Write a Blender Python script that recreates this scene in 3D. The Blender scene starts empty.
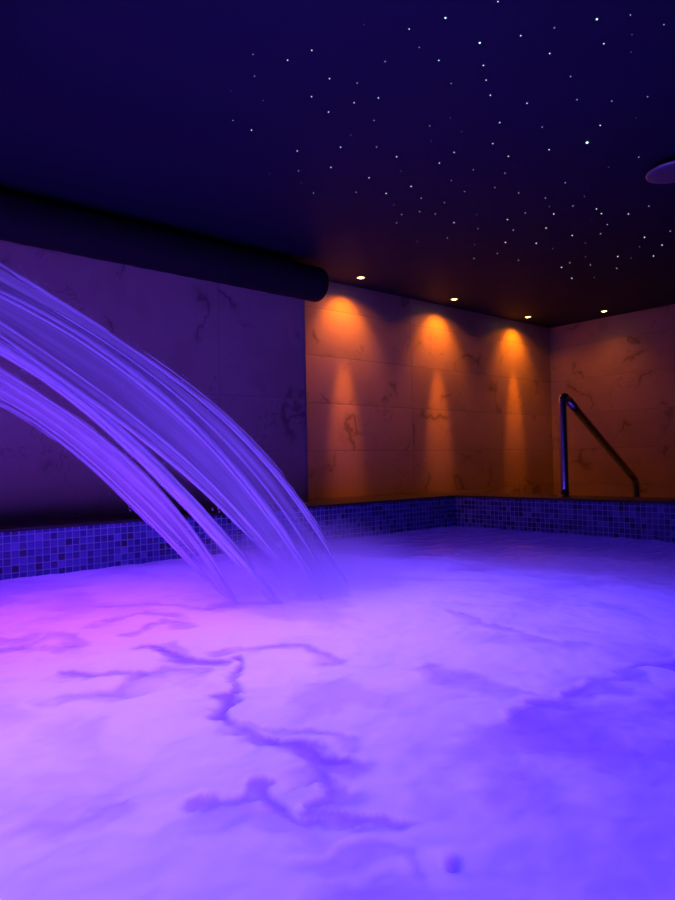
import bpy, bmesh, math, random
import numpy as np
from mathutils import Vector, Matrix

random.seed(7)
sc = bpy.context.scene
COL = sc.collection
EYE = 1.25                      # eye height above the room floor; all z below are above the floor
CEIL = EYE + 1.69
COPE = EYE - 0.32
WATER = EYE - 0.60
POOL_L, POOL_B = 3.93, 4.76     # pool inner faces: left (y) and back (x)
WALL_L, WALL_R, WALL_B = 4.38, 4.60, 7.55   # left wall face, recess face, back wall face
EDGE_X = 3.385                  # where the left wall steps back into the lit recess

# ------------------------------------------------------------------ helpers
def link(name, me, mat=None, parent=None):
    o = bpy.data.objects.new(name, me)
    COL.objects.link(o)
    if mat is not None:
        me.materials.append(mat)
    if parent is not None:
        o.parent = parent
    return o

def obj(name, bm, mat, parent=None, smooth=True):
    me = bpy.data.meshes.new(name)
    bmesh.ops.recalc_face_normals(bm, faces=bm.faces[:])
    bm.to_mesh(me); bm.free()
    if smooth:
        for p in me.polygons: p.use_smooth = True
    return link(name, me, mat, parent)

def empty(name, loc):
    o = bpy.data.objects.new(name, None)
    o.empty_display_size = 0.1
    o.location = loc
    COL.objects.link(o)
    return o

def tag(o, label=None, cat=None, group=None, kind=None):
    if label: o['label'] = label
    if cat: o['category'] = cat
    if group: o['group'] = group
    if kind: o['kind'] = kind
    return o

def box(bm, x0, x1, y0, y1, z0, z1, bevel=0.0):
    m = Matrix.Translation(((x0+x1)/2, (y0+y1)/2, (z0+z1)/2)) @ Matrix.Diagonal((x1-x0, y1-y0, z1-z0, 1))
    r = bmesh.ops.create_cube(bm, size=1, matrix=m)
    if bevel:
        es = list({e for v in r['verts'] for e in v.link_edges})
        bmesh.ops.bevel(bm, geom=es, offset=bevel, segments=2, affect='EDGES', profile=0.5)
    return r

def struct(name, boxes, mat, bevel=0.0):
    bm = bmesh.new()
    for b in boxes: box(bm, *b, bevel=bevel)
    o = obj(name, bm, mat, smooth=False)
    o['kind'] = 'structure'
    return o

def lathe(bm, prof, seg=48, M=Matrix.Identity(4)):
    """prof: list of (r, z); revolved about z."""
    rings = []
    for r, z in prof:
        if r < 1e-6:
            rings.append([bm.verts.new(M @ Vector((0, 0, z)))])
        else:
            rings.append([bm.verts.new(M @ Vector((r*math.cos(2*math.pi*k/seg), r*math.sin(2*math.pi*k/seg), z))) for k in range(seg)])
    for a, b in zip(rings, rings[1:]):
        for k in range(seg):
            k2 = (k+1) % seg
            if len(a) == 1 and len(b) == 1: continue
            if len(a) == 1: bm.faces.new((a[0], b[k], b[k2]))
            elif len(b) == 1: bm.faces.new((a[k], b[0], a[k2]))
            else: bm.faces.new((a[k], b[k], b[k2], a[k2]))

def tube(bm, pts, radii, seg=14, caps=True, flat=1.0):
    pts = [Vector(p) for p in pts]
    if not hasattr(radii, '__len__'): radii = [radii]*len(pts)
    t0 = (pts[1]-pts[0]).normalized()
    up = Vector((0, 0, 1)) if abs(t0.z) < 0.9 else Vector((0, 1, 0))
    nrm = (up - t0*up.dot(t0)).normalized()
    rings = []
    for i, p in enumerate(pts):
        t = (pts[min(i+1, len(pts)-1)] - pts[max(i-1, 0)]).normalized()
        nrm = (nrm - t*nrm.dot(t)).normalized()
        bn = t.cross(nrm)
        rings.append([bm.verts.new(p + (nrm*math.cos(2*math.pi*k/seg) + bn*math.sin(2*math.pi*k/seg)*flat)*radii[i]) for k in range(seg)])
    for a, b in zip(rings, rings[1:]):
        for k in range(seg):
            bm.faces.new((a[k], b[k], b[(k+1) % seg], a[(k+1) % seg]))
    if caps:
        bm.faces.new(rings[0][::-1]); bm.faces.new(rings[-1])

# ------------------------------------------------------------------ node helpers
class N:
    def __init__(s, name):
        s.m = bpy.data.materials.new(name); s.m.use_nodes = True
        s.t = s.m.node_tree; s.t.nodes.clear()
        s.out = s.t.nodes.new('ShaderNodeOutputMaterial')
    def node(s, typ, **kw):
        n = s.t.nodes.new('ShaderNode'+typ)
        for k, v in kw.items():
            if hasattr(n, k): setattr(n, k, v)
        return n
    def put(s, sock, v):
        if isinstance(v, bpy.types.NodeSocket): s.t.links.new(v, sock)
        else: sock.default_value = v
    def math(s, op, a, b=0.0, c=0.0, clamp=False):
        n = s.node('Math', operation=op); n.use_clamp = clamp
        for i, v in enumerate((a, b, c)): s.put(n.inputs[i], v)
        return n.outputs[0]
    def vmath(s, op, a, b=(0, 0, 0)):
        n = s.node('VectorMath', operation=op)
        s.put(n.inputs[0], a); s.put(n.inputs[1], b)
        return n.outputs[0]
    def comb(s, x, y, z=0.0):
        n = s.node('CombineXYZ')
        for i, v in enumerate((x, y, z)): s.put(n.inputs[i], v)
        return n.outputs[0]
    def pos(s):
        g = s.node('NewGeometry'); sp = s.node('SeparateXYZ')
        s.t.links.new(g.outputs['Position'], sp.inputs[0])
        return g.outputs['Position'], sp.outputs
    def noise(s, vec, scale=1, detail=3, rough=.5, dist=0, out=0):
        n = s.node('TexNoise'); s.put(n.inputs['Vector'], vec)
        n.inputs['Scale'].default_value = scale; n.inputs['Detail'].default_value = detail
        n.inputs['Roughness'].default_value = rough; n.inputs['Distortion'].default_value = dist
        return n.outputs[out]
    def white(s, vec, out='Value'):
        n = s.node('TexWhiteNoise', noise_dimensions='3D'); s.put(n.inputs['Vector'], vec)
        return n.outputs[out]
    def ss(s, v, lo, hi, a=0.0, b=1.0):
        n = s.node('MapRange', interpolation_type='SMOOTHSTEP')
        s.put(n.inputs['Value'], v)
        for k, x in (('From Min', lo), ('From Max', hi), ('To Min', a), ('To Max', b)): s.put(n.inputs[k], x)
        return n.outputs[0]
    def mixc(s, f, a, b):
        n = s.node('Mix', data_type='RGBA')
        s.put(n.inputs[0], f); s.put(n.inputs[6], a); s.put(n.inputs[7], b)
        return n.outputs[2]
    def mixs(s, f, a, b):
        n = s.node('MixShader'); s.put(n.inputs[0], f)
        s.t.links.new(a, n.inputs[1]); s.t.links.new(b, n.inputs[2])
        return n.outputs[0]
    def bump(s, h, strength=.3, dist=.01):
        n = s.node('Bump'); s.put(n.inputs['Height'], h)
        n.inputs['Strength'].default_value = strength; n.inputs['Distance'].default_value = dist
        return n.outputs[0]
    def bsdf(s, color, rough=.5, metal=0.0, normal=None, **kw):
        n = s.node('BsdfPrincipled')
        s.put(n.inputs['Base Color'], color); s.put(n.inputs['Roughness'], rough); s.put(n.inputs['Metallic'], metal)
        if normal is not None: s.put(n.inputs['Normal'], normal)
        for k, v in kw.items(): s.put(n.inputs[k.replace('_', ' ')], v)
        return n.outputs[0]
    def done(s, shader, vol=None):
        s.t.links.new(shader, s.out.inputs['Surface'])
        return s.m

def plain(name, color, rough=.5, metal=0.0, mottle=.12, scale=25, bumpy=.05):
    n = N(name); p, xyz = n.pos()
    f = n.noise(p, scale, 4, .6)
    c = n.mixc(f, tuple(x*(1-mottle) for x in color)+(1,), tuple(min(1, x*(1+mottle)) for x in color)+(1,))
    r = n.math('ADD', n.math('MULTIPLY', f, .1), rough-.05)
    return n.done(n.bsdf(c, r, metal, n.bump(f, bumpy, .003)))

def marble(name, axis, u0, tw, th=.435, z0=COPE, base=(.66, .53, .42), dark=(.47, .36, .28), joint=(.44, .35, .28)):
    """large honed stone-look wall tiles with brown grey veins; axis = world axis that runs along the wall"""
    n = N(name); p, xyz = n.pos()
    u = n.math('DIVIDE', n.math('SUBTRACT', xyz[axis], u0), tw)
    v = n.math('DIVIDE', n.math('SUBTRACT', xyz[2], z0), th)
    cu, cv = n.math('FLOOR', u), n.math('FLOOR', v)
    fu, fv = n.math('FRACT', u), n.math('FRACT', v)
    rnd = n.white(n.comb(cu, cv, 3.7), 'Color')
    q = n.vmath('ADD', p, n.vmath('MULTIPLY', rnd, (9, 9, 9)))
    warp = n.noise(q, 2.2, 4, .6, 0, 1)
    qw = n.vmath('ADD', q, n.vmath('MULTIPLY', warp, (.45, .45, .45)))
    ridge = n.math('ABSOLUTE', n.math('SUBTRACT', n.noise(qw, 1.35, 2, .45), .5))
    vein = n.ss(ridge, 0.0, .020, 1.0, 0.0)
    where = n.ss(n.noise(q, 1.9, 2, .5), .50, .64)
    vein = n.math('MULTIPLY', vein, where)
    ridge2 = n.math('ABSOLUTE', n.math('SUBTRACT', n.noise(qw, 3.1, 3, .55), .5))
    vein2 = n.math('MULTIPLY', n.ss(ridge2, 0, .016, .55, 0), n.ss(n.noise(q, 2.7, 2, .5), .52, .66))
    cloud = n.ss(n.noise(qw, 1.1, 4, .6), .40, .68)
    halo = n.math('MULTIPLY', n.ss(ridge, 0, .07, .55, 0), where)
    c = n.mixc(n.math('MULTIPLY', cloud, .55), base+(1,), dark+(1,))
    c = n.mixc(halo, c, tuple(v*.68 for v in base)+(1,))
    c = n.mixc(n.math('MAXIMUM', vein, vein2), c, tuple(v*.46 for v in base)+(1,))
    ju = n.math('MULTIPLY', n.math('MINIMUM', fu, n.math('SUBTRACT', 1.0, fu)), tw)
    jv = n.math('MULTIPLY', n.math('MINIMUM', fv, n.math('SUBTRACT', 1.0, fv)), th)
    j = n.math('MINIMUM', ju, jv)
    grout = n.ss(j, .0018, .0045, 1, 0)
    c = n.mixc(grout, c, joint+(1,))
    h = n.math('ADD', n.ss(j, .002, .008), n.math('MULTIPLY', n.noise(q, 14, 2), .04))
    return n.done(n.bsdf(c, .38, 0, n.bump(h, .4, .003), Specular_IOR_Level=.3))

def mosaic(name, axis, pitch=.0415):
    """small square glass mosaic, every tile its own blue"""
    n = N(name); p, xyz = n.pos()
    u = n.math('DIVIDE', xyz[axis], pitch)
    v = n.math('DIVIDE', n.math('SUBTRACT', COPE, xyz[2]), pitch)
    cell = n.comb(n.math('FLOOR', u), n.math('FLOOR', v), 1.3)
    r = n.white(cell)
    ramp = n.node('ValToRGB'); n.put(ramp.inputs[0], r)
    cr = ramp.color_ramp; cr.interpolation = 'CONSTANT'
    cols = [(0, (.02, .03, .13)), (.10, (.05, .07, .30)), (.32, (.10, .15, .52)), (.55, (.07, .11, .44)), (.75, (.13, .19, .60)), (.92, (.22, .28, .72))]
    while len(cr.elements) < len(cols): cr.elements.new(.5)
    for e, (x, c) in zip(cr.elements, cols):
        e.position = x; e.color = c+(1,)
    fu, fv = n.math('FRACT', u), n.math('FRACT', v)
    e1 = n.math('MINIMUM', fu, n.math('SUBTRACT', 1.0, fu)); e2 = n.math('MINIMUM', fv, n.math('SUBTRACT', 1.0, fv))
    e = n.math('MINIMUM', e1, e2)
    grout = n.ss(e, .045, .085, 1, 0)
    c = n.mixc(grout, ramp.outputs[0], (.52, .58, .76, 1))
    tilt = n.vmath('MULTIPLY', n.vmath('SUBTRACT', n.white(cell, 'Color'), (.5, .5, .5)), (.10, .10, .10))
    g = n.node('NewGeometry')
    b = n.node('Bump'); n.put(b.inputs['Height'], n.ss(e, .04, .16)); b.inputs['Strength'].default_value = .6; b.inputs['Distance'].default_value = .003
    nor = n.vmath('NORMALIZE', n.vmath('ADD', b.outputs[0], tilt))
    rough = n.math('ADD', n.math('MULTIPLY', grout, .5), .22)
    return n.done(n.bsdf(c, rough, 0, nor, Specular_IOR_Level=.5))

def emit(name, color, strength):
    n = N(name); e = n.node('Emission'); e.inputs[0].default_value = color+(1,); e.inputs[1].default_value = strength
    return n.done(e.outputs[0])

def steel_mat():
    n = N('polished_steel'); p, xyz = n.pos()
    f = n.noise(p, 5, 2, .5)
    return n.done(n.bsdf((.62, .62, .64, 1), n.math('ADD', n.math('MULTIPLY', f, .04), .20), 1.0))

M = dict(
    marble_left=marble('marble_left', 0, 2.55, 2.4, .87, joint=(.50, .40, .31)),
    marble_recess=marble('marble_recess', 0, 3.39, 1.54, base=(.66, .49, .29), dark=(.47, .33, .19), joint=(.42, .31, .19)),
    marble_back=marble('marble_back', 1, 4.60, 1.54, base=(.66, .49, .29), dark=(.47, .33, .19), joint=(.46, .34, .20)),
    ledge=plain('ledge_stone', (.055, .045, .042), .45),
    mosaic_left=mosaic('mosaic_left', 0),
    mosaic_back=mosaic('mosaic_back', 1),
    ceiling=plain('ceiling_navy', (.0045, .010, .035), .75, 0, .15, 18, .05),
    floor=plain('floor_stone', (.22, .20, .18), .5),
    trim=plain('trim_metal', (.62, .58, .55), .35, .6),
    steel=steel_mat(),
    black_sleeve=plain('black_sleeve', (.010, .010, .015), .85, 0, .25, 14, .25),
    bracket=plain('black_bracket', (.015, .015, .018), .45, .3),
    bezel=plain('bezel_metal', (.30, .28, .26), .35, .8),
    white_plastic=plain('white_plastic', (.16, .15, .16), .4, 0, .04, 30, .02),
    lamp=emit('lamp_lens', (1, .62, .22), 14),
    lamp_pale=emit('lamp_lens_pale', (1, .78, .5), 9),
)

# ------------------------------------------------------------------ the room
struct('wall_left', [(-2.5, EDGE_X, WALL_L, 4.80, COPE, CEIL)], M['marble_left'])
struct('wall_recess', [(EDGE_X, WALL_B, WALL_R, 4.80, 0, CEIL)], M['marble_recess'])
struct('wall_back', [(WALL_B, WALL_B+.2, -2.5, 4.80, 0, CEIL)], M['marble_back'])
struct('ceiling', [(-2.5, WALL_B+.2, -2.5, 4.80, CEIL, CEIL+.15)], M['ceiling'])
struct('floor', [(POOL_B+.44, WALL_B, -2.5, WALL_R, -.1, 0)], M['floor'])
struct('trim_1', [(EDGE_X-.012, EDGE_X+.003, WALL_L-.003, WALL_L+.012, COPE, CEIL)], M['trim'])
# pool: mosaic walls under a stone ledge
LT = .02
struct('wall_pool_left', [(-1.2, POOL_B+.44, POOL_L, 4.80, -.5, COPE-LT)], M['mosaic_left'])
struct('wall_pool_back', [(POOL_B, POOL_B+.44, -2.5, POOL_L, -.5, COPE-LT)], M['mosaic_back'])
struct('wall_pool_near', [(-1.6, -1.2, -2.5, 4.80, -.5, COPE-LT)], M['mosaic_back'])
struct('trim_2', [(-1.2, POOL_B+.44, POOL_L+.002, WALL_R, COPE-LT, COPE)], M['ledge'], .004)
struct('trim_3', [(POOL_B+.002, POOL_B+.44, -2.5, POOL_L+.002, COPE-LT, COPE)], M['ledge'], .004)
struct('floor_pool', [(-1.2, POOL_B, -2.5, POOL_L, -.6, -.5)], M['floor'])

# ------------------------------------------------------------------ pool water with churned foam
def hash2(ix, iy, seed):
    h = (ix.astype(np.int64)*374761393 + iy.astype(np.int64)*668265263 + seed*982451653) & 0xffffffff
    h = ((h ^ (h >> 13))*1274126177) & 0xffffffff
    return ((h ^ (h >> 16)) & 0xffff)/65535.0
def vnoise(x, y, seed):
    ix, iy = np.floor(x), np.floor(y); fx, fy = x-ix, y-iy
    fx = fx*fx*fx*(fx*(fx*6-15)+10); fy = fy*fy*fy*(fy*(fy*6-15)+10)
    a, b = hash2(ix, iy, seed), hash2(ix+1, iy, seed); c, d = hash2(ix, iy+1, seed), hash2(ix+1, iy+1, seed)
    return (a*(1-fx)+b*fx)*(1-fy) + (c*(1-fx)+d*fx)*fy
def fbm(x, y, seed, octv=5, gain=.5):
    s = np.zeros_like(x); a = 1.0; t = 0
    for k in range(octv):
        s += a*vnoise(x*2**k, y*2**k, seed+k*17); t += a; a *= gain
    return s/t
def sstep(x, a, b):
    t = np.clip((x-a)/(b-a), 0, 1); return t*t*(3-2*t)

VEINS = [([(1.105, 1.783),
(0.968, 1.585),
(0.891, 1.547),
(0.816, 1.442),
(0.79, 1.346),
(0.816, 1.244),
(0.815, 1.153),
(0.845, 1.078),
(0.903, 1.036)], 0.034, 0.85),
([(0.806, 1.382),
(0.835, 1.272),
(0.879, 1.185),
(0.95, 1.096)], 0.0175, 0.5),
([(0.818, 1.104),
(0.806, 1.017),
(0.775, 0.948),
(0.72, 0.921),
(0.742, 0.873),
(0.784, 0.817),
(0.775, 0.791)], 0.0222, 0.7),
([(0.795, 1.015),
(0.795, 0.935),
(0.746, 0.906)], 0.0345, 0.5),
([(0.568, 1.085),
(0.62, 1.072),
(0.671, 1.06),
(0.695, 1.028),
(0.679, 0.968),
(0.675, 0.909),
(0.698, 0.883)], 0.0215, 0.75),
([(0.601, 1.04),
(0.65, 0.995),
(0.646, 0.918),
(0.634, 0.86)], 0.0463, 0.4),
([(0.597, 0.798),
(0.647, 0.776),
(0.699, 0.753),
(0.735, 0.692),
(0.719, 0.667)], 0.0223, 0.5),
([(0.643, 0.684),
(0.682, 0.663)], 0.0359, 0.4),
([(0.642, 1.999),
(0.733, 1.924),
(0.787, 1.834)], 0.0277, 0.7),
([(0.604, 1.802),
(0.686, 1.767),
(0.783, 1.825),
(0.861, 1.826),
(0.93, 1.771)], 0.0477, 0.5),
([(0.956, 2.125),
(0.974, 1.99),
(1.03, 1.827)], 0.0381, 0.8),
([(1.018, 2.116),
(0.999, 1.934)], 0.0434, 0.4),
([(0.523, 2.436),
(0.615, 2.429),
(0.728, 2.48),
(0.79, 2.399)], 0.0609, 0.55),
([(0.561, 2.609),
(0.671, 2.518)], 0.0458, 0.5),
([(1.123, 1.892),
(1.274, 1.791),
(1.324, 1.708),
(1.306, 1.57)], 0.0313, 0.5),
([(0.904, 2.573),
(1.125, 2.614),
(1.234, 2.426)], 0.0321, 0.45),
([(1.088, 2.844),
(1.292, 2.781),
(1.369, 2.552)], 0.0311, 0.35),
([(0.975, 2.311),
(1.137, 2.405),
(1.192, 2.303)], 0.0251, 0.45),
([(0.259, 1.185),
(0.334, 1.206),
(0.392, 1.178),
(0.447, 1.183)], 0.0303, 0.35),
([(1.427, 1.285),
(1.401, 1.12),
(1.476, 0.984)], 0.0461, 0.45),
([(2.046, 1.717),
(1.98, 1.439),
(1.954, 1.183)], 0.0363, 0.35),
([(1.4, 2.52),
(1.536, 2.496),
(1.657, 2.4)], 0.0345, 0.6),
([(1.276, 0.885),
(1.447, 0.922),
(1.648, 0.926),
(1.887, 0.888),
(2.026, 0.805)], 0.0569, 0.75),
([(1.345, 0.82),
(1.506, 0.784),
(1.749, 0.722)], 0.1352, 0.6),
([(1.193, 0.645),
(1.441, 0.598)], 0.1008, 0.25),
([(0.778, 0.667),
(0.761, 0.652)], 0.0135, 0.81)]

def water_surface():
    x0, x1, y0, y1 = -1.199, POOL_B-.001, -2.499, POOL_L-.001
    # finer near the middle of the pool, where the churn is seen close
    xs = np.concatenate([np.linspace(x0, 0, 50, endpoint=False), np.linspace(0, 2.6, 330, endpoint=False), np.linspace(2.6, x1, 150)])
    ys = np.concatenate([np.linspace(y0, 0, 60, endpoint=False), np.linspace(0, 3.2, 400, endpoint=False), np.linspace(3.2, y1, 60)])
    X, Y = np.meshgrid(xs, ys)
    # curling warp makes the edges of the foam patches billow
    wx = (fbm(X*2.2, Y*2.2, 11)-.5); wy = (fbm(X*2.2+7, Y*2.2+3, 23)-.5)
    fx = (fbm(X*8, Y*8, 31, 5, .52)-.5); fy = (fbm(X*8+5, Y*8+2, 37, 5, .52)-.5)
    gap = np.zeros_like(X)
    PX, PY = X + .13*fx + .03*wx, Y + .13*fy + .03*wy
    patch = .55 + .9*(fbm(X*7+3, Y*7, 53, 4)-.5)*2
    for pts, w, s in VEINS:
        spot_ = s == .81
        QX, QY = (X, Y) if spot_ else (PX, PY)
        d = np.full_like(X, 9.0); lee = np.zeros_like(X)
        for (ax, ay), (bx, by) in zip(pts, pts[1:]):
            dx, dy = bx-ax, by-ay; L = dx*dx+dy*dy+1e-9
            t = np.clip(((QX-ax)*dx+(QY-ay)*dy)/L, 0, 1)
            ex, ey = QX-ax-t*dx, QY-ay-t*dy
            dd = np.hypot(ex, ey); near = dd < d
            d = np.where(near, dd, d)
            lee = np.where(near, -(.65*ex+.76*ey)/(dd+1e-6), lee)
        if spot_:
            g = s*(1-sstep(d + .006*fx, .35*w, 1.5*w))
        else:
            # foam rolls over one side of each gap and thins out gently on the other
            side = sstep(lee, -.3, .8)
            wob = w*(.55+.9*fbm(X*7, Y*7, 41, 3))
            wid = wob*(.55 + 3.6*side*np.clip(patch, .1, 1.3))
            g = s*(.35 + .65*np.clip(.3+patch, 0, 1))*(1-sstep(d, .0, 1.25*wid))
            g += s*.22*(1-sstep(d, .0, 5*w))*np.clip(patch, 0, 1)
        gap = np.maximum(gap, np.clip(g, 0, 1))
    # loose mottling of the foam all over
    m = fbm((X+.35*wx)*3.0, (Y+.35*wy)*3.0, 61, 5)
    mott = sstep(m, .50, .76)*.30
    # foam thins away from where the cascade churns it
    r = np.hypot(X-1.25, Y-1.75)
    far = sstep(r + .5*(fbm(X*1.6, Y*1.6, 71, 4)-.5), 1.5, 3.0)
    right = sstep(Y*-1.0 + .35*(fbm(X*2, Y*2, 77, 4)-.5) + .30*X, -.62, .10)*.35
    foam = (1-gap)*(1-mott)*(1-.78*far)*(1-right)
    billow = fbm((X+.3*wx)*4.5, (Y+.3*wy)*4.5, 83, 5)
    calm = 1-.7*far
    Z = (billow-.5)*.024*calm + (fbm(X*14, Y*14, 91, 3)-.5)*.008*calm - gap*.010
    ripple = (fbm(X*6, Y*9, 97, 4)-.5)*.022*far
    Z = WATER + Z + ripple
    nx, ny = len(xs), len(ys)
    co = np.stack([X, Y, Z], -1).reshape(-1, 3)
    i = np.arange(nx*ny).reshape(ny, nx)
    f = np.stack([i[:-1, :-1], i[:-1, 1:], i[1:, 1:], i[1:, :-1]], -1).reshape(-1, 4)
    me = bpy.data.meshes.new('pool_water')
    me.vertices.add(len(co)); me.vertices.foreach_set('co', co.ravel())
    me.loops.add(f.size); me.loops.foreach_set('vertex_index', f.ravel().astype(np.int32))
    me.polygons.add(len(f)); me.polygons.foreach_set('loop_start', np.arange(0, f.size, 4, dtype=np.int32))
    me.polygons.foreach_set('use_smooth', np.ones(len(f), dtype=bool))
    me.update(calc_edges=True)
    at = me.attributes.new('foam', 'FLOAT', 'POINT'); at.data.foreach_set('value', foam.ravel().astype(np.float32))
    return me

def water_material():
    n = N('foamy_water'); p, xyz = n.pos()
    a = n.node('Attribute', attribute_name='foam'); foam = a.outputs['Fac']
    col = n.mixc(foam, (.43, .27, .64, 1), (.94, .92, .96, 1))
    tr = n.node('BsdfTranslucent'); n.put(tr.inputs[0], col)
    df = n.node('BsdfDiffuse'); n.put(df.inputs[0], n.mixc(foam, (.03, .03, .06, 1), (.8, .8, .84, 1)))
    body = n.mixs(.22, tr.outputs[0], df.outputs[0])
    gl = n.node('BsdfGlossy'); n.put(gl.inputs['Roughness'], n.math('ADD', n.math('MULTIPLY', foam, .35), .10))
    h = n.noise(p, 22, 3, .5)
    nb = n.bump(h, .25, .01); n.put(gl.inputs['Normal'], nb)
    fr = n.node('Fresnel'); fr.inputs[0].default_value = 1.33; n.put(fr.inputs['Normal'], nb)
    f = n.math('MULTIPLY', fr.outputs[0], n.math('SUBTRACT', 1.0, n.math('MULTIPLY', foam, .8)))
    return n.done(n.mixs(f, body, gl.outputs[0]))

pw = link('pool_water', water_surface(), water_material())
tag(pw, 'violet and blue glowing pool water covered with swirling pale foam', 'pool water', None, 'stuff')

# ------------------------------------------------------------------ cascades
JETS = {'U': (2.2, 0.512, 1.963, [-0.2508, 0.5189, -0.8767, 0.9886]), 'A': (2.22, 0.516, 1.805, [-0.0949, -0.1482, -0.1578, 0.6946]), 'M': (2.26, 0.524, 1.709, [-0.2188, 0.5008, -1.1022, 0.8833]), 'H': (2.28, 0.528, 1.643, [-0.0002, -0.3321, -0.2268, 0.6398]), 'B': (2.31, 0.535, 1.632, [0.119, -0.6673, 0.0462, 0.5545]), 'K': (2.34, 0.542, 1.624, [0.2317, -0.9875, 0.3232, 0.4569]), 'G': (2.46, 0.569, 1.515, [-0.6173, 1.2438, -1.4965, 0.9287]), 'L': (2.7, 0.623, 1.584, [0.3788, -1.4957, 0.9068, 0.181])}
SPOUT_X, SPOUT_Z = -.16, EYE + .70

def jet_point(key, t):
    """t 0 at the spout lip, 1 at the water; the fitted ballistic curve with a smooth run-in from the lip"""
    Y, xs, xe, (q3, a, b, c) = JETS[key]
    c += EYE
    x = SPOUT_X + (xe-SPOUT_X)*t
    ys = LIP[key]
    k = sstep(np.float64(x), SPOUT_X, xs+.3)
    y = ys + (Y-ys)*float(k)
    if x >= xs: return Vector((x, y, q3*x**3+a*x*x+b*x+c))
    z1, m1 = q3*xs**3+a*xs*xs+b*xs+c, 3*q3*xs*xs+2*a*xs+b
    h = xs-SPOUT_X; s = (x-SPOUT_X)/h
    z = (2*s**3-3*s*s+1)*SPOUT_Z + (s**3-2*s*s+s)*h*(-.02) + (-2*s**3+3*s*s)*z1 + (s**3-s*s)*h*m1
    return Vector((x, y, z))
LIP = dict(U=2.20, A=2.26, M=2.32, H=2.34, B=2.37, K=2.40, G=2.52, L=2.70)

def blend(keys, a):
    """point set between guide curves: a in 0..1 across the guides"""
    f = a*(len(keys)-1); i = min(int(f), len(keys)-2); f -= i
    f2 = f
    return keys[i], keys[i+1], f2
def across(keys, a, t):
    k0, k1, f = blend(keys, a)
    return jet_point(k0, t).lerp(jet_point(k1, t), f)

def n1(x, seed):  # smooth 1d noise
    i = math.floor(x); f = x-i; f = f*f*(3-2*f)
    r = lambda k: random.Random(int(k)*7919+seed).random()
    return r(i)*(1-f)+r(i+1)*f

def sheet(name, keys, seed, parent, mat, thick=.022, na=72, nt=90):
    bm = bmesh.new(); uvl = bm.loops.layers.uv.new('flow')
    grid = {}
    for side in (0, 1):
        for i in range(na+1):
            a = i/na
            for j in range(nt+1):
                t = j/nt
                p = across(keys, a, t)
                ea = min(a, 1-a)
                th = thick*min(1, ea*9)**.6*(.55+.6*n1(a*7+side*5, seed))*(.45+.55*t)
                wav = .016*(n1(a*5, seed+1)-.5 + .35*(n1(a*12+t*1.3, seed+2)-.5))
                tang = (across(keys, a, min(1, t+.01)) - across(keys, a, max(0, t-.01))).normalized()
                nn = tang.cross(Vector((0, 1, 0))).normalized()
                off = Vector((0, 1, 0))*(wav + (th if side else -th)*.5)
                # ragged outer rim
                rag = (n1(t*26+a*3, seed+5)-.5)*.030*max(0, 1-ea*12)*t
                grid[side, i, j] = (bm.verts.new(p + off + nn*rag), a, t)
    def face(q):
        f = bm.faces.new([g[0] for g in q])
        for l, g in zip(f.loops, q): l[uvl].uv = (g[1], g[2])
    for side in (0, 1):
        for i in range(na):
            for j in range(nt):
                face([grid[side, i, j], grid[side, i, j+1], grid[side, i+1, j+1], grid[side, i+1, j]])
    for j in range(nt):
        for i in (0, na):
            face([grid[0, i, j], grid[0, i, j+1], grid[1, i, j+1], grid[1, i, j]])
    return obj(name, bm, mat, parent)

def stream(keys, a, rad, seed, parent, mat, t0=0.0, t1=1.0, dy=-.012, drift=.0):
    bm = bmesh.new(); uvl = bm.loops.layers.uv.new('flow')
    pts, rr = [], []
    n = 70
    for j in range(n+1):
        t = t0+(t1-t0)*j/n
        aa = min(1.12, max(-.12, a + drift*(t-t0) + .010*(n1(t*7, seed)-.5)))
        p = across(keys, aa, t) + Vector((0, dy + .010*(n1(t*5, seed+9)-.5), 0))
        pts.append(p)
        e = min(1, j/5+.25)*min(1, (n-j)/7+.15)
        rr.append(rad*e*(.7+.6*n1(t*11, seed+3))*(.75+.5*t))
    tube(bm, pts, rr, 10)
    for f in bm.faces:
        for l in f.loops: l[uvl].uv = (a, (l.vert.co.x-SPOUT_X)/2)
    return obj('stream', bm, mat, parent)

def drops(keys, count, seed, parent, mat):
    rng = random.Random(seed); bm = bmesh.new()
    for k in range(count):
        t = .25+.75*rng.random()**.8
        edge = rng.random()
        a = 0 if edge < .55 else (1 if edge < .85 else rng.random())
        p = across(keys, a, t)
        tang = (across(keys, a, min(1, t+.02)) - across(keys, a, t-.02)).normalized()
        nn = tang.cross(Vector((0, 1, 0))).normalized()
        out = abs(rng.gauss(0, .020))*t
        if a == 0: p += nn*(-out if nn.z < 0 else out)
        elif a == 1: p -= nn*(-out if nn.z < 0 else out)
        p += Vector((0, rng.gauss(0, .03), 0))
        if p.z < WATER+.02: continue
        r = rng.uniform(.0010, .0024)
        q = tang.to_track_quat('Z', 'Y').to_matrix().to_4x4()
        bmesh.ops.create_icosphere(bm, subdivisions=1, radius=r, matrix=Matrix.Translation(p) @ q @ Matrix.Diagonal((1, 1, 2.2, 1)))
    o = obj('droplets', bm, mat, parent); o['kind'] = 'stuff'
    return o

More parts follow.
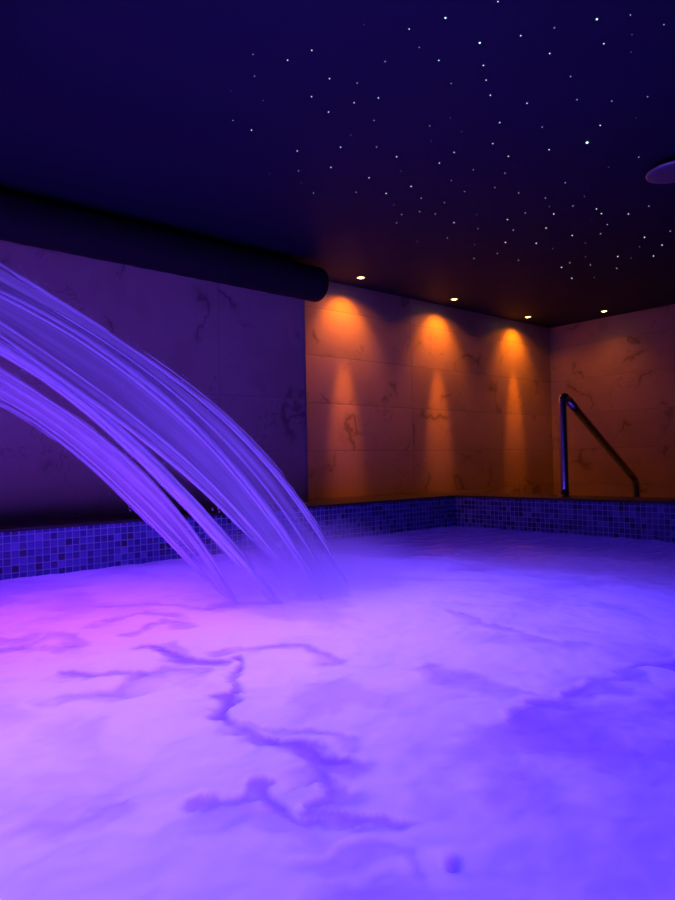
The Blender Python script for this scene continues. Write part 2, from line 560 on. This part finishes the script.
def jet_material(name, dens_lo, dens_hi, rim, su=1.0):
    """aerated falling water: white streaks of bubbles running with the flow, clear water between them"""
    n = N(name)
    uv = n.node('UVMap', uv_map='flow'); sp = n.node('SeparateXYZ'); n.t.links.new(uv.outputs[0], sp.inputs[0])
    u, v = sp.outputs[0], sp.outputs[1]
    s1 = n.noise(n.comb(n.math('MULTIPLY', u, 6*su), n.math('MULTIPLY', v, .9), 0), 1, 3, .6, .3)
    s2 = n.noise(n.comb(n.math('MULTIPLY', u, 30*su), n.math('MULTIPLY', v, 3.0), 4), 1, 3, .6, .2)
    st = n.math('ADD', n.math('MULTIPLY', s1, .74), n.math('MULTIPLY', s2, .26))
    st = n.ss(st, .32, .70)
    s3 = n.noise(n.comb(n.math('MULTIPLY', u, 4*su), n.math('MULTIPLY', v, 5), 9), 1, 4, .6, .4)
    st = n.math('MULTIPLY', st, n.ss(s3, .30, .62, .45, 1.0))
    dens = n.math('ADD', n.math('MULTIPLY', st, dens_hi-dens_lo), dens_lo)
    if rim:
        e = n.math('MINIMUM', u, n.math('SUBTRACT', 1.0, u))
        edge = n.math('ADD', n.ss(n.math('ADD', e, n.math('MULTIPLY', n.math('SUBTRACT', s2, .5), .30)), .0, .16), 0.0)
        dens = n.math('MULTIPLY', dens, edge)
        # the sheet breaks into spray as it meets the pool
        dens = n.math('MULTIPLY', dens, n.ss(v, .72, 1.0, 1.0, .22))
    tr = n.node('BsdfTranslucent'); tr.inputs[0].default_value = (.93, .92, .97, 1)
    df = n.node('BsdfDiffuse'); df.inputs[0].default_value = (.93, .92, .97, 1)
    body = n.mixs(.5, tr.outputs[0], df.outputs[0])
    gl = n.node('BsdfGlossy'); gl.inputs['Roughness'].default_value = .22
    body = n.mixs(.12, body, gl.outputs[0])
    cl = n.node('BsdfTransparent'); cl.inputs[0].default_value = (.96, .95, 1, 1)
    return n.done(n.mixs(dens, cl.outputs[0], body))

MJ = jet_material('falling_water', .30, .70, True)
MB = jet_material('falling_jet', .60, .88, True, .35)
ML = jet_material('falling_band', .38, .78, True, .42)
MS = jet_material('falling_stream', .62, .92, False)
MD = jet_material('falling_drops', .8, .9, False)

up = empty('water_cascade', (1.7, 2.3, WATER))
tag(up, 'upper wide sheet of falling water arching from the left edge into the pool', 'water jet', 'cascades of falling water')
KU = ['U', 'A', 'M']
KB = ['H', 'B', 'K']
low = empty('water_cascade', (1.5, 2.6, WATER))
tag(low, 'lower narrow band of falling water under the dark gap, nearest the left wall', 'water jet', 'cascades of falling water')
KL = ['G', 'L']
def sub(o, root):
    o.matrix_parent_inverse = root.matrix_world.inverted(); return o
bpy.context.view_layer.update()
sub(sheet('sheet', KU, 101, up, MJ), up)
sub(sheet('sheet', KB, 303, up, MB, .03, 30), up)
for ks, a, r, sd, t0, t1, dr in [(KU, .03, .005, 1, .1, .97, 0), (KU, .47, .012, 3, 0, .97, 0), (KU, .55, .006, 4, .3, 1, -.02), (KU, .80, .006, 5, 0, .9, .03),
                         (KU, .93, .007, 6, .2, .86, .02), (KB, .45, .012, 8, .0, .98, 0), (KB, .8, .006, 7, .1, .9, 0), (KU, .28, .005, 9, .4, .96, 0)]:
    sub(stream(ks, a, r, 500+sd, up, MS, t0, t1, drift=dr), up)
rng = random.Random(77)
for k in range(16):
    t0 = rng.uniform(.30, .75)
    sub(stream(KU, rng.uniform(-.055, .03), rng.uniform(.0016, .0034), 900+k, up, MS, t0, min(.97, t0+rng.uniform(.10, .28)), rng.uniform(-.03, .02), -.05), up)
sub(drops(KU, 260, 5, up, MD), up)
sub(sheet('sheet', KL, 202, low, ML, .02, 44), low)
for a, r, sd, t0, t1, dr in [(.08, .007, 1, 0, 1, 0), (.35, .010, 2, .2, 1, -.1), (.62, .006, 3, 0, .9, 0), (.85, .005, 4, .3, 1, .03), (.99, .006, 5, .05, .97, 0)]:
    sub(stream(KL, a, r, 700+sd, low, MS, t0, t1, drift=dr), low)
for k in range(10):
    t0 = rng.uniform(.15, .7)
    sub(stream(KL, rng.uniform(.97, 1.09), rng.uniform(.0014, .0030), 950+k, low, MS, t0, min(.95, t0+rng.uniform(.10, .28)), rng.uniform(-.03, .02), .08), low)
sub(drops(KL, 150, 9, low, MD), low)

# the blade spout the water leaves, on the near pool wall left of the view
sp = empty('waterfall_spout', (-1.36, 2.45, COPE))
tag(sp, 'brushed steel swan neck spout on the near pool wall feeding the cascades', 'spout')
bpy.context.view_layer.update()
bm = bmesh.new()
pts = []
for k in range(25):
    s = k/24
    ang = math.pi/2*min(1, max(0, (s-.45)/.55))
    if s < .45: pts.append((-1.36, 2.45, COPE + .02 + s/.45*.46))
    else: pts.append((-1.36 + .6*(1-math.cos(ang)), 2.45, COPE+.48+.54*math.sin(ang)))
pts.append((-.55, 2.45, COPE+1.02))
tube(bm, pts, [.06]*len(pts), 24)
sub(obj('neck', bm, M['steel'], sp), sp)
bm = bmesh.new(); box(bm, -.60, SPOUT_X, 2.14, 2.76, SPOUT_Z-.035, SPOUT_Z+.035, .012)
sub(obj('blade', bm, M['steel'], sp, False), sp)
bm = bmesh.new(); lathe(bm, [(0, 0), (.12, 0), (.12, .012), (.10, .02), (0, .02)], 40, Matrix.Translation((-1.36, 2.45, COPE-LT)))
sub(obj('base_plate', bm, M['steel'], sp), sp)

# ------------------------------------------------------------------ spray hanging where the water lands
def mist():
    bm = bmesh.new()
    bmesh.ops.create_icosphere(bm, subdivisions=3, radius=1)
    o = obj('spray_mist', bm, None)
    o.location = (1.80, 2.42, WATER+.04); o.scale = (.78, .74, .42)
    n = N('spray'); n.t.nodes.remove(n.out); n.out = n.node('OutputMaterial')
    tc = n.node('TexCoord')
    ln = n.node('VectorMath', operation='LENGTH'); n.t.links.new(tc.outputs['Object'], ln.inputs[0])
    fall = n.math('POWER', n.ss(ln.outputs['Value'], .0, .98, 1, 0), 1.5)
    ns = n.noise(tc.outputs['Object'], 2.2, 3, .55)
    d = n.math('MULTIPLY', n.math('MULTIPLY', fall, n.ss(ns, .25, .75, .3, 1)), MIST)
    vs = n.node('VolumeScatter'); vs.inputs['Color'].default_value = (.97, .97, 1, 1); n.put(vs.inputs['Density'], d)
    n.t.links.new(vs.outputs[0], n.out.inputs['Volume'])
    o.data.materials.append(n.m)
    tag(o, 'soft violet spray hanging over the pool where the cascades land', 'spray', None, 'stuff')
MIST = 7.5
mist()

# ------------------------------------------------------------------ black tube under the ceiling
TX1 = 3.42; TY, TR = 4.215, .142; TZ = CEIL-.026-TR
tb = empty('ceiling_tube', (1.5, TY, TZ))
tag(tb, 'long black round tube under the ceiling above the dark left wall', 'tube')
bpy.context.view_layer.update()
bm = bmesh.new()
PIV = Matrix.Translation((.9, TY, TZ)) @ Matrix.Rotation(.0105, 4, 'Y') @ Matrix.Translation((-.9, -TY, -TZ))
MX = Matrix.Rotation(math.pi/2, 4, 'Y')
prof = []
x = -2.4
while x < TX1-.02:
    prof.append((TR*(1+.006*math.sin(x*41)+.006*math.sin(x*17.3)), x)); x += .03
prof += [(TR, TX1-.03), (TR*.985, TX1-.012)]
lathe(bm, prof, 56, PIV @ Matrix.Translation((0, TY, TZ)) @ MX)
sub(obj('sleeve', bm, M['black_sleeve'], tb), tb)
bm = bmesh.new()
lathe(bm, [(TR*.985, TX1-.012), (TR*.95, TX1-.002), (TR*.88, TX1), (TR*.5, TX1+.001), (0, TX1+.001)], 56, PIV @ Matrix.Translation((0, TY, TZ)) @ MX)
sub(obj('end_cap', bm, M['bracket'], tb), tb)
for bx in (-1.6, 0.3, 2.0, 3.1):
    bm = bmesh.new(); box(bm, bx-.02, bx+.02, TY-.03, TY+.03, TZ+TR-.012-.0105*(bx-.9), CEIL, .002)
    sub(obj('hanger', bm, M['bracket'], tb, False), tb)

# ------------------------------------------------------------------ stainless handrail beyond the back edge of the pool
hr = empty('handrail', (4.97, 2.925, COPE))
tag(hr, 'polished steel handrail at the back pool edge, upright post with sloping bar', 'handrail')
bpy.context.view_layer.update()
RR = .034; HX, HY, HT = 4.97, 2.925, EYE+.515
EX, EZ = 6.20, EYE-.20
dirv = Vector((EX-HX, 0, EZ-HT-.03)).normalized()
bm = bmesh.new()
pts = [(HX, HY, COPE+.001)] + [(HX, HY, COPE + (HT-.06-COPE)*k/10) for k in range(1, 11)]
# bend over the top
c0 = Vector((HX, HY, HT-.06))
corner = Vector((HX, HY, HT+.035)); c1 = corner + dirv*.10
for k in range(1, 9):
    s = k/8; pts.append(tuple(c0*(1-s)**2 + corner*2*s*(1-s) + c1*s*s))
tube(bm, pts, RR, 22)
sub(obj('post', bm, M['steel'], hr), hr)
bm = bmesh.new(); end = Vector((EX, HY, EZ))
tube(bm, [tuple(c1.lerp(end, k/8)) for k in range(9)], RR*.985, 22)
sub(obj('sloping_bar', bm, M['steel'], hr), hr)
bm = bmesh.new()
pts = [tuple(end)]
for k in range(1, 7):
    s = k/6; pts.append(tuple(end*(1-s)**2 + (end+dirv*.06)*2*s*(1-s) + (end+dirv*.06+Vector((0, 0, -.07)))*s*s))
b = Vector(pts[-1]); pts += [(b.x, b.y, b.z-.3), (b.x, b.y, .0)]
tube(bm, pts, RR*.985, 22)
sub(obj('lower_post', bm, M['steel'], hr), hr)
bm = bmesh.new(); lathe(bm, [(0, .012), (.032, .012), (.046, .009), (.050, .001), (0, .001)], 36, Matrix.Translation((HX, HY, COPE)))
sub(obj('flange', bm, M['steel'], hr), hr)

# ------------------------------------------------------------------ recessed ceiling downlights
def spot(name, loc, target, power, angle, blend, color, radius=.03):
    l = bpy.data.lights.new(name, 'SPOT'); l.energy = power; l.spot_size = math.radians(angle); l.spot_blend = blend
    l.color = color; l.shadow_soft_size = radius
    o = bpy.data.objects.new(name, l); o.location = loc
    o.rotation_euler = (Vector(target)-Vector(loc)).to_track_quat('-Z', 'Y').to_euler()
    COL.objects.link(o)
    return o

DOWN = [((4.01, 4.335), 'leftmost amber ceiling downlight, next to the end of the black tube', 1.0),
        ((5.34, 4.345), 'amber ceiling downlight second from the black tube, middle of the recess wall row', 1.0),
        ((6.73, 4.375), 'amber ceiling downlight nearest the room corner, third from the black tube', .95),
        ((7.21, 3.682), 'small paler ceiling downlight in front of the right back wall, above the handrail', .36)]
AMBER = (1, .215, .0)
proto = None
for (x, y), lab, k in DOWN:
    if proto is None:
        d = empty('ceiling_downlight', (x, y, CEIL)); proto = d
        bm = bmesh.new(); lathe(bm, [(.030, -.001), (.032, -.006), (.043, -.005), (.047, -.0005), (.047, 0), (.030, 0)], 40)
        obj('bezel', bm, M['bezel'], d)
        bm = bmesh.new(); lathe(bm, [(0, -.009), (.018, -.008), (.0295, -.003), (.0295, 0), (0, 0)], 40)
        obj('lens', bm, M['lamp'], d)
    else:
        d = proto.copy(); COL.objects.link(d); d.location = (x, y, CEIL)
        for ch in proto.children:
            c = ch.copy(); COL.objects.link(c); c.parent = d
            if k < .5 and ch.name.startswith('lens'):
                c.data = ch.data.copy(); c.data.materials.clear(); c.data.materials.append(M['lamp_pale'])
    tag(d, lab, 'ceiling light', 'recessed downlights')
    yw = WALL_R
    if k > .5:
        src = (x, y, CEIL-.012)
        spot('downlight_wide', src, (x, y+.08, 0), 8*k, 146, .35, AMBER)
        spot('downlight_flood', src, (x, y+.265, CEIL-.60), 40*k, 94, .8, AMBER)
        spot('downlight_beam', src, (x, y+.275, CEIL-1.45), 130*k, 21, 1.0, (1, .19, 0))
    else:
        spot('downlight_wide', (x, y, CEIL-.012), (x+.10, y+.25, 0), 20*k, 120, .8, AMBER)

# ------------------------------------------------------------------ round fitting under the ceiling at the right edge
CFX, CFY = (3.944, 1.562)
cf = empty('round_ceiling_fitting', (CFX, CFY, CEIL))
tag(cf, 'flat round pale ceiling fitting cut by the right edge of the photo', 'ceiling fitting')
bm = bmesh.new(); lathe(bm, [(0, -.055), (.09, -.056), (.138, -.052), (.146, -.046), (.146, -.036), (.140, -.033), (0, -.033)], 64)
obj('disc', bm, M['white_plastic'], cf)
bm = bmesh.new(); lathe(bm, [(.147, -.047), (.153, -.045), (.155, -.040), (.153, -.035), (.147, -.034)], 64)
obj('rim', bm, M['trim'], cf)
bm = bmesh.new(); lathe(bm, [(.05, -.033), (.05, 0)], 32)
obj('stem', bm, M['white_plastic'], cf)

# ------------------------------------------------------------------ star ceiling: fibre-optic points
STARS = [(1.475, 2.217, 2, 37.5, 6.0),
(1.609, 2.16, 3, 42.6, 6.7),
(1.648, 2.046, 3, 46.2, 5.6),
(1.562, 2.339, 1.5, 37.7, 8.4),
(1.541, 2.499, 1, 34.2, 10.1),
(1.698, 2.476, 0.7, 39.0, 11.2),
(1.854, 2.311, 4, 46.1, 10.7),
(1.679, 2.711, 1.5, 34.5, 13.4),
(1.801, 2.734, 3, 37.3, 14.4),
(2.114, 2.768, 4, 44.0, 16.8),
(2.263, 2.955, 2, 44.2, 19.0),
(2.373, 3.073, 1, 44.6, 20.3),
(2.522, 3.144, 1.7, 46.5, 21.4),
(2.153, 3.085, 0.7, 40.0, 19.3),
(1.709, 1.798, 1, 53.9, 2.7),
(1.865, 1.707, 3, 60.6, 3.2),
(1.98, 1.759, 2, 62.1, 5.3),
(1.936, 1.913, 2, 57.0, 6.8),
(1.83, 2.152, 3.5, 48.8, 8.7),
(1.948, 2.102, 1.5, 52.9, 9.2),
(2.104, 2.128, 3, 56.0, 10.9),
(2.043, 2.228, 3, 52.5, 11.4),
(2.109, 1.766, 3, 65.0, 6.7),
(1.999, 2.364, 4, 48.6, 12.4),
(2.225, 2.284, 1.3, 55.4, 13.4),
(2.483, 2.149, 2, 63.7, 14.0),
(2.232, 2.464, 1, 52.0, 15.0),
(2.272, 2.593, 2.7, 50.5, 16.3),
(2.423, 2.473, 2, 55.8, 16.3),
(2.589, 2.485, 3, 58.8, 17.4),
(2.382, 2.806, 3.5, 49.0, 18.6),
(2.649, 2.773, 2.5, 54.7, 19.7),
(2.725, 2.972, 1.5, 52.8, 21.3),
(2.936, 2.703, 2.5, 60.9, 20.7),
(2.888, 2.871, 2.5, 57.2, 21.5),
(3.12, 2.787, 2.2, 62.4, 22.0),
(2.835, 2.389, 3, 65.1, 18.1),
(2.735, 2.596, 0.7, 59.4, 19.0),
(3.058, 2.971, 0.8, 58.4, 22.8),
(2.606, 2.248, 0.7, 63.9, 15.7),
(3.219, 3.057, 1.8, 59.5, 23.8),
(3.279, 2.945, 2, 62.2, 23.5),
(3.394, 2.908, 2.2, 64.5, 23.8),
(3.303, 3.187, 2, 58.8, 24.8),
(3.712, 3.369, 0.8, 61.8, 26.9),
(2.011, 1.397, 2.5, 73.8, 0.2),
(1.927, 1.576, 6, 66.0, 2.0),
(2.151, 1.586, 4.5, 71.1, 4.7),
(2.244, 1.456, 3, 77.2, 4.0),
(2.308, 1.346, 1.5, 82.1, 3.1),
(2.438, 1.446, 3, 81.5, 5.9),
(2.286, 1.67, 2.5, 71.6, 7.2),
(2.384, 1.729, 2.8, 72.0, 8.9),
(2.498, 1.79, 2.5, 72.6, 10.6),
(2.281, 1.843, 1.7, 66.8, 9.3),
(2.692, 1.723, 2.7, 78.1, 11.5),
(2.737, 1.91, 3, 74.0, 13.6),
(2.947, 1.803, 2, 80.3, 14.1),
(2.888, 2.063, 4, 73.0, 15.9),
(3.192, 1.914, 3.5, 81.4, 16.6),
(2.802, 2.255, 3, 67.3, 16.9),
(3.079, 2.098, 3, 75.3, 17.4),
(3.059, 2.324, 2, 70.1, 18.9),
(3.244, 2.237, 2, 74.8, 19.2),
(3.071, 2.498, 1.3, 66.9, 20.1),
(3.362, 2.395, 2, 73.3, 20.8),
(3.261, 2.549, 1.7, 68.8, 21.3),
(3.554, 2.352, 1.7, 76.9, 21.4),
(3.763, 2.293, 2, 80.8, 22.0),
(3.296, 2.743, 2.2, 65.8, 22.5),
(3.909, 2.354, 1.2, 81.4, 22.9),
(2.658, 2.086, 0.7, 68.4, 14.6),
(2.505, 2.035, 0.6, 66.7, 13.1),
(3.631, 2.741, 1, 70.6, 23.8),
(3.878, 2.519, 2.2, 77.8, 23.6),
(4.054, 2.409, 3, 82.0, 23.8),
(3.884, 2.668, 3.5, 75.2, 24.4),
(3.626, 2.935, 3, 67.3, 24.7),
(3.861, 2.907, 2, 70.8, 25.4),
(4.096, 2.766, 2, 76.0, 25.6),
(4.254, 2.593, 3, 80.9, 25.3),
(3.833, 3.171, 1.5, 66.3, 26.4),
(4.277, 2.962, 2.5, 74.9, 26.9),
(4.492, 2.828, 3, 79.4, 27.0),
(4.452, 3.163, 2.2, 73.7, 28.1),
(4.401, 3.361, 2, 70.2, 28.7),
(4.748, 3.164, 2, 76.8, 28.9),
(4.126, 3.141, 0.6, 70.3, 27.2),
(4.717, 2.823, 0.6, 81.9, 27.6),
(2.392, 1.215, 4.5, 88.4, 2.1),
(2.471, 1.122, 2, 93.4, 1.7),
(2.63, 1.065, 2, 98.4, 2.7),
(2.591, 1.173, 1.2, 93.6, 3.9),
(2.556, 1.272, 4.3, 89.5, 4.8),
(2.699, 1.228, 0.8, 93.5, 5.8),
(2.657, 1.478, 2, 84.5, 8.5),
(2.853, 1.558, 2, 85.5, 11.1),
(2.997, 1.461, 2, 90.7, 11.2),
(3.095, 1.337, 2.2, 95.9, 10.7),
(3.167, 1.608, 3, 88.9, 13.9),
(3.282, 1.742, 8, 87.0, 15.8),
(3.241, 1.46, 0.8, 94.2, 13.1),
(3.677, 1.648, 2, 94.6, 17.5),
(3.662, 1.816, 0.6, 90.2, 18.6),
(3.654, 2.088, 1.7, 83.7, 20.3),
(3.945, 2.122, 1, 86.6, 21.8),
(3.9, 1.55, 5, 99.8, 18.0),
(4.03, 2.252, 2, 84.9, 22.9),
(4.209, 2.181, 3.5, 88.4, 23.2),
(4.316, 2.202, 3, 89.1, 23.7),
(4.476, 2.089, 3.2, 93.1, 23.8),
(4.45, 1.937, 1.8, 96.1, 22.9),
(4.555, 2.282, 1.7, 90.0, 24.9),
(4.558, 2.56, 3.2, 84.8, 26.1),
(4.701, 2.41, 2, 89.0, 26.0),
(5.076, 2.058, 1.7, 99.3, 25.7),
(5.052, 2.239, 3, 95.5, 26.3),
(5.354, 2.237, 2.7, 98.1, 27.2),
(5.249, 2.369, 1, 94.7, 27.4),
(5.348, 2.597, 2.5, 91.5, 28.5),
(5.485, 2.549, 1, 93.5, 28.7),
(5.583, 2.405, 3, 96.8, 28.4),
(5.178, 2.938, 2, 84.4, 29.2),
(5.385, 2.861, 1.7, 87.5, 29.4),
(5.238, 3.052, 2.5, 83.2, 29.7),
(5.671, 2.767, 2, 91.4, 29.8),
(5.633, 3.18, 3.5, 84.7, 30.9),
(5.786, 3.04, 1, 88.0, 30.8),
(4.804, 2.59, 0.8, 86.7, 27.0),
(5.135, 2.772, 0.6, 86.7, 28.5)]
SM = {}
def star_mesh(cls):
    if cls not in SM:
        r = {'faint': .0031, 'small': .0037, 'bright': .0046, 'big': .0066, 'huge': .0090}[cls]
        s = {'faint': .42, 'small': .90, 'bright': 1.5, 'big': 2.2, 'huge': 3.0}[cls]
        c = {'faint': (.62, .66, 1), 'small': (.75, .80, 1), 'bright': (.80, .87, 1), 'big': (.62, .92, 1), 'huge': (.45, 1, .95)}[cls]
        bm = bmesh.new()
        lathe(bm, [(r, 0), (r, -.15*r), (r*.92, -.5*r), (r*.7, -.8*r), (r*.38, -.96*r), (0, -r)], 12)
        me = bpy.data.meshes.new('star_light'); bm.to_mesh(me); bm.free()
        me.materials.append(emit('star_'+cls, c, s))
        SM[cls] = me
    return SM[cls]
for x, y, b, px, py in STARS:
    cls = 'faint' if b < 1.25 else 'small' if b < 2.3 else 'bright' if b < 4.4 else 'big' if b < 7 else 'huge'
    o = link('star_light', star_mesh(cls)); o.location = (x, y, CEIL+.0006)
    word = {'faint': 'very faint star light', 'small': 'small white star light', 'bright': 'bright white star light',
            'big': 'large bluish star light', 'huge': 'largest teal star light'}[cls]
    k = math.hypot(x, y, CEIL-EYE)/5.6; o.scale = (k, k, k)
    tag(o, '%s on ceiling, %g%% across and %g%% down the photo' % (word, px, py), 'star light', 'fibre optic stars on the ceiling')

# ------------------------------------------------------------------ the lamps under the water
def lamp(name, loc, color, power, radius=.12):
    l = bpy.data.lights.new(name, 'POINT'); l.energy = power; l.color = color; l.shadow_soft_size = radius
    o = bpy.data.objects.new(name, l); o.location = loc; COL.objects.link(o)
    return o
VIOLET, MAGENTA, BLUE = (.175, .100, 1), (.29, .018, 1), (.044, .022, 1)
for x, y, c, p in [(.22, 1.62, VIOLET, 62), (1.25, 1.7, VIOLET, 54), (2.05, 2.05, VIOLET, 34), (.95, 2.6, MAGENTA, 52), (.2, 2.85, MAGENTA, 27), (1.25, .45, BLUE, 30), (2.1, 1.2, BLUE, 34), (2.4, 2.9, BLUE, 12), (-.2, 1.1, VIOLET, 27)]:
    lamp('pool_lamp', (x, y, WATER-.85), c, p)

# ------------------------------------------------------------------ world, camera, view
w = bpy.data.worlds.new('World'); sc.world = w; w.use_nodes = True
w.node_tree.nodes['Background'].inputs[0].default_value = (.01, .008, .03, 1)
w.node_tree.nodes['Background'].inputs[1].default_value = .05

cd = bpy.data.cameras.new('Camera'); cam = bpy.data.objects.new('Camera', cd); COL.objects.link(cam)
cd.sensor_fit = 'VERTICAL'; cd.sensor_height = 36; cd.lens = 651/900*36
cd.clip_start = .02
R = Matrix(((0.7619845434226081, 0.0031832252466740697, -0.6475873861202583),
            (-0.6472338009120914, -0.029660450663371706, -0.7617142933038168),
            (-0.02163244188543897, 0.9995549633429244, -0.020540513980873896)))
cam.matrix_world = Matrix.Translation((0, 0, EYE)) @ R.to_4x4()
sc.camera = cam
sc.cycles.volume_bounces = 3
vs = sc.view_settings
vs.view_transform = 'Standard'; vs.look = 'None'; vs.exposure = 0; vs.gamma = 1; vs.use_curve_mapping = False
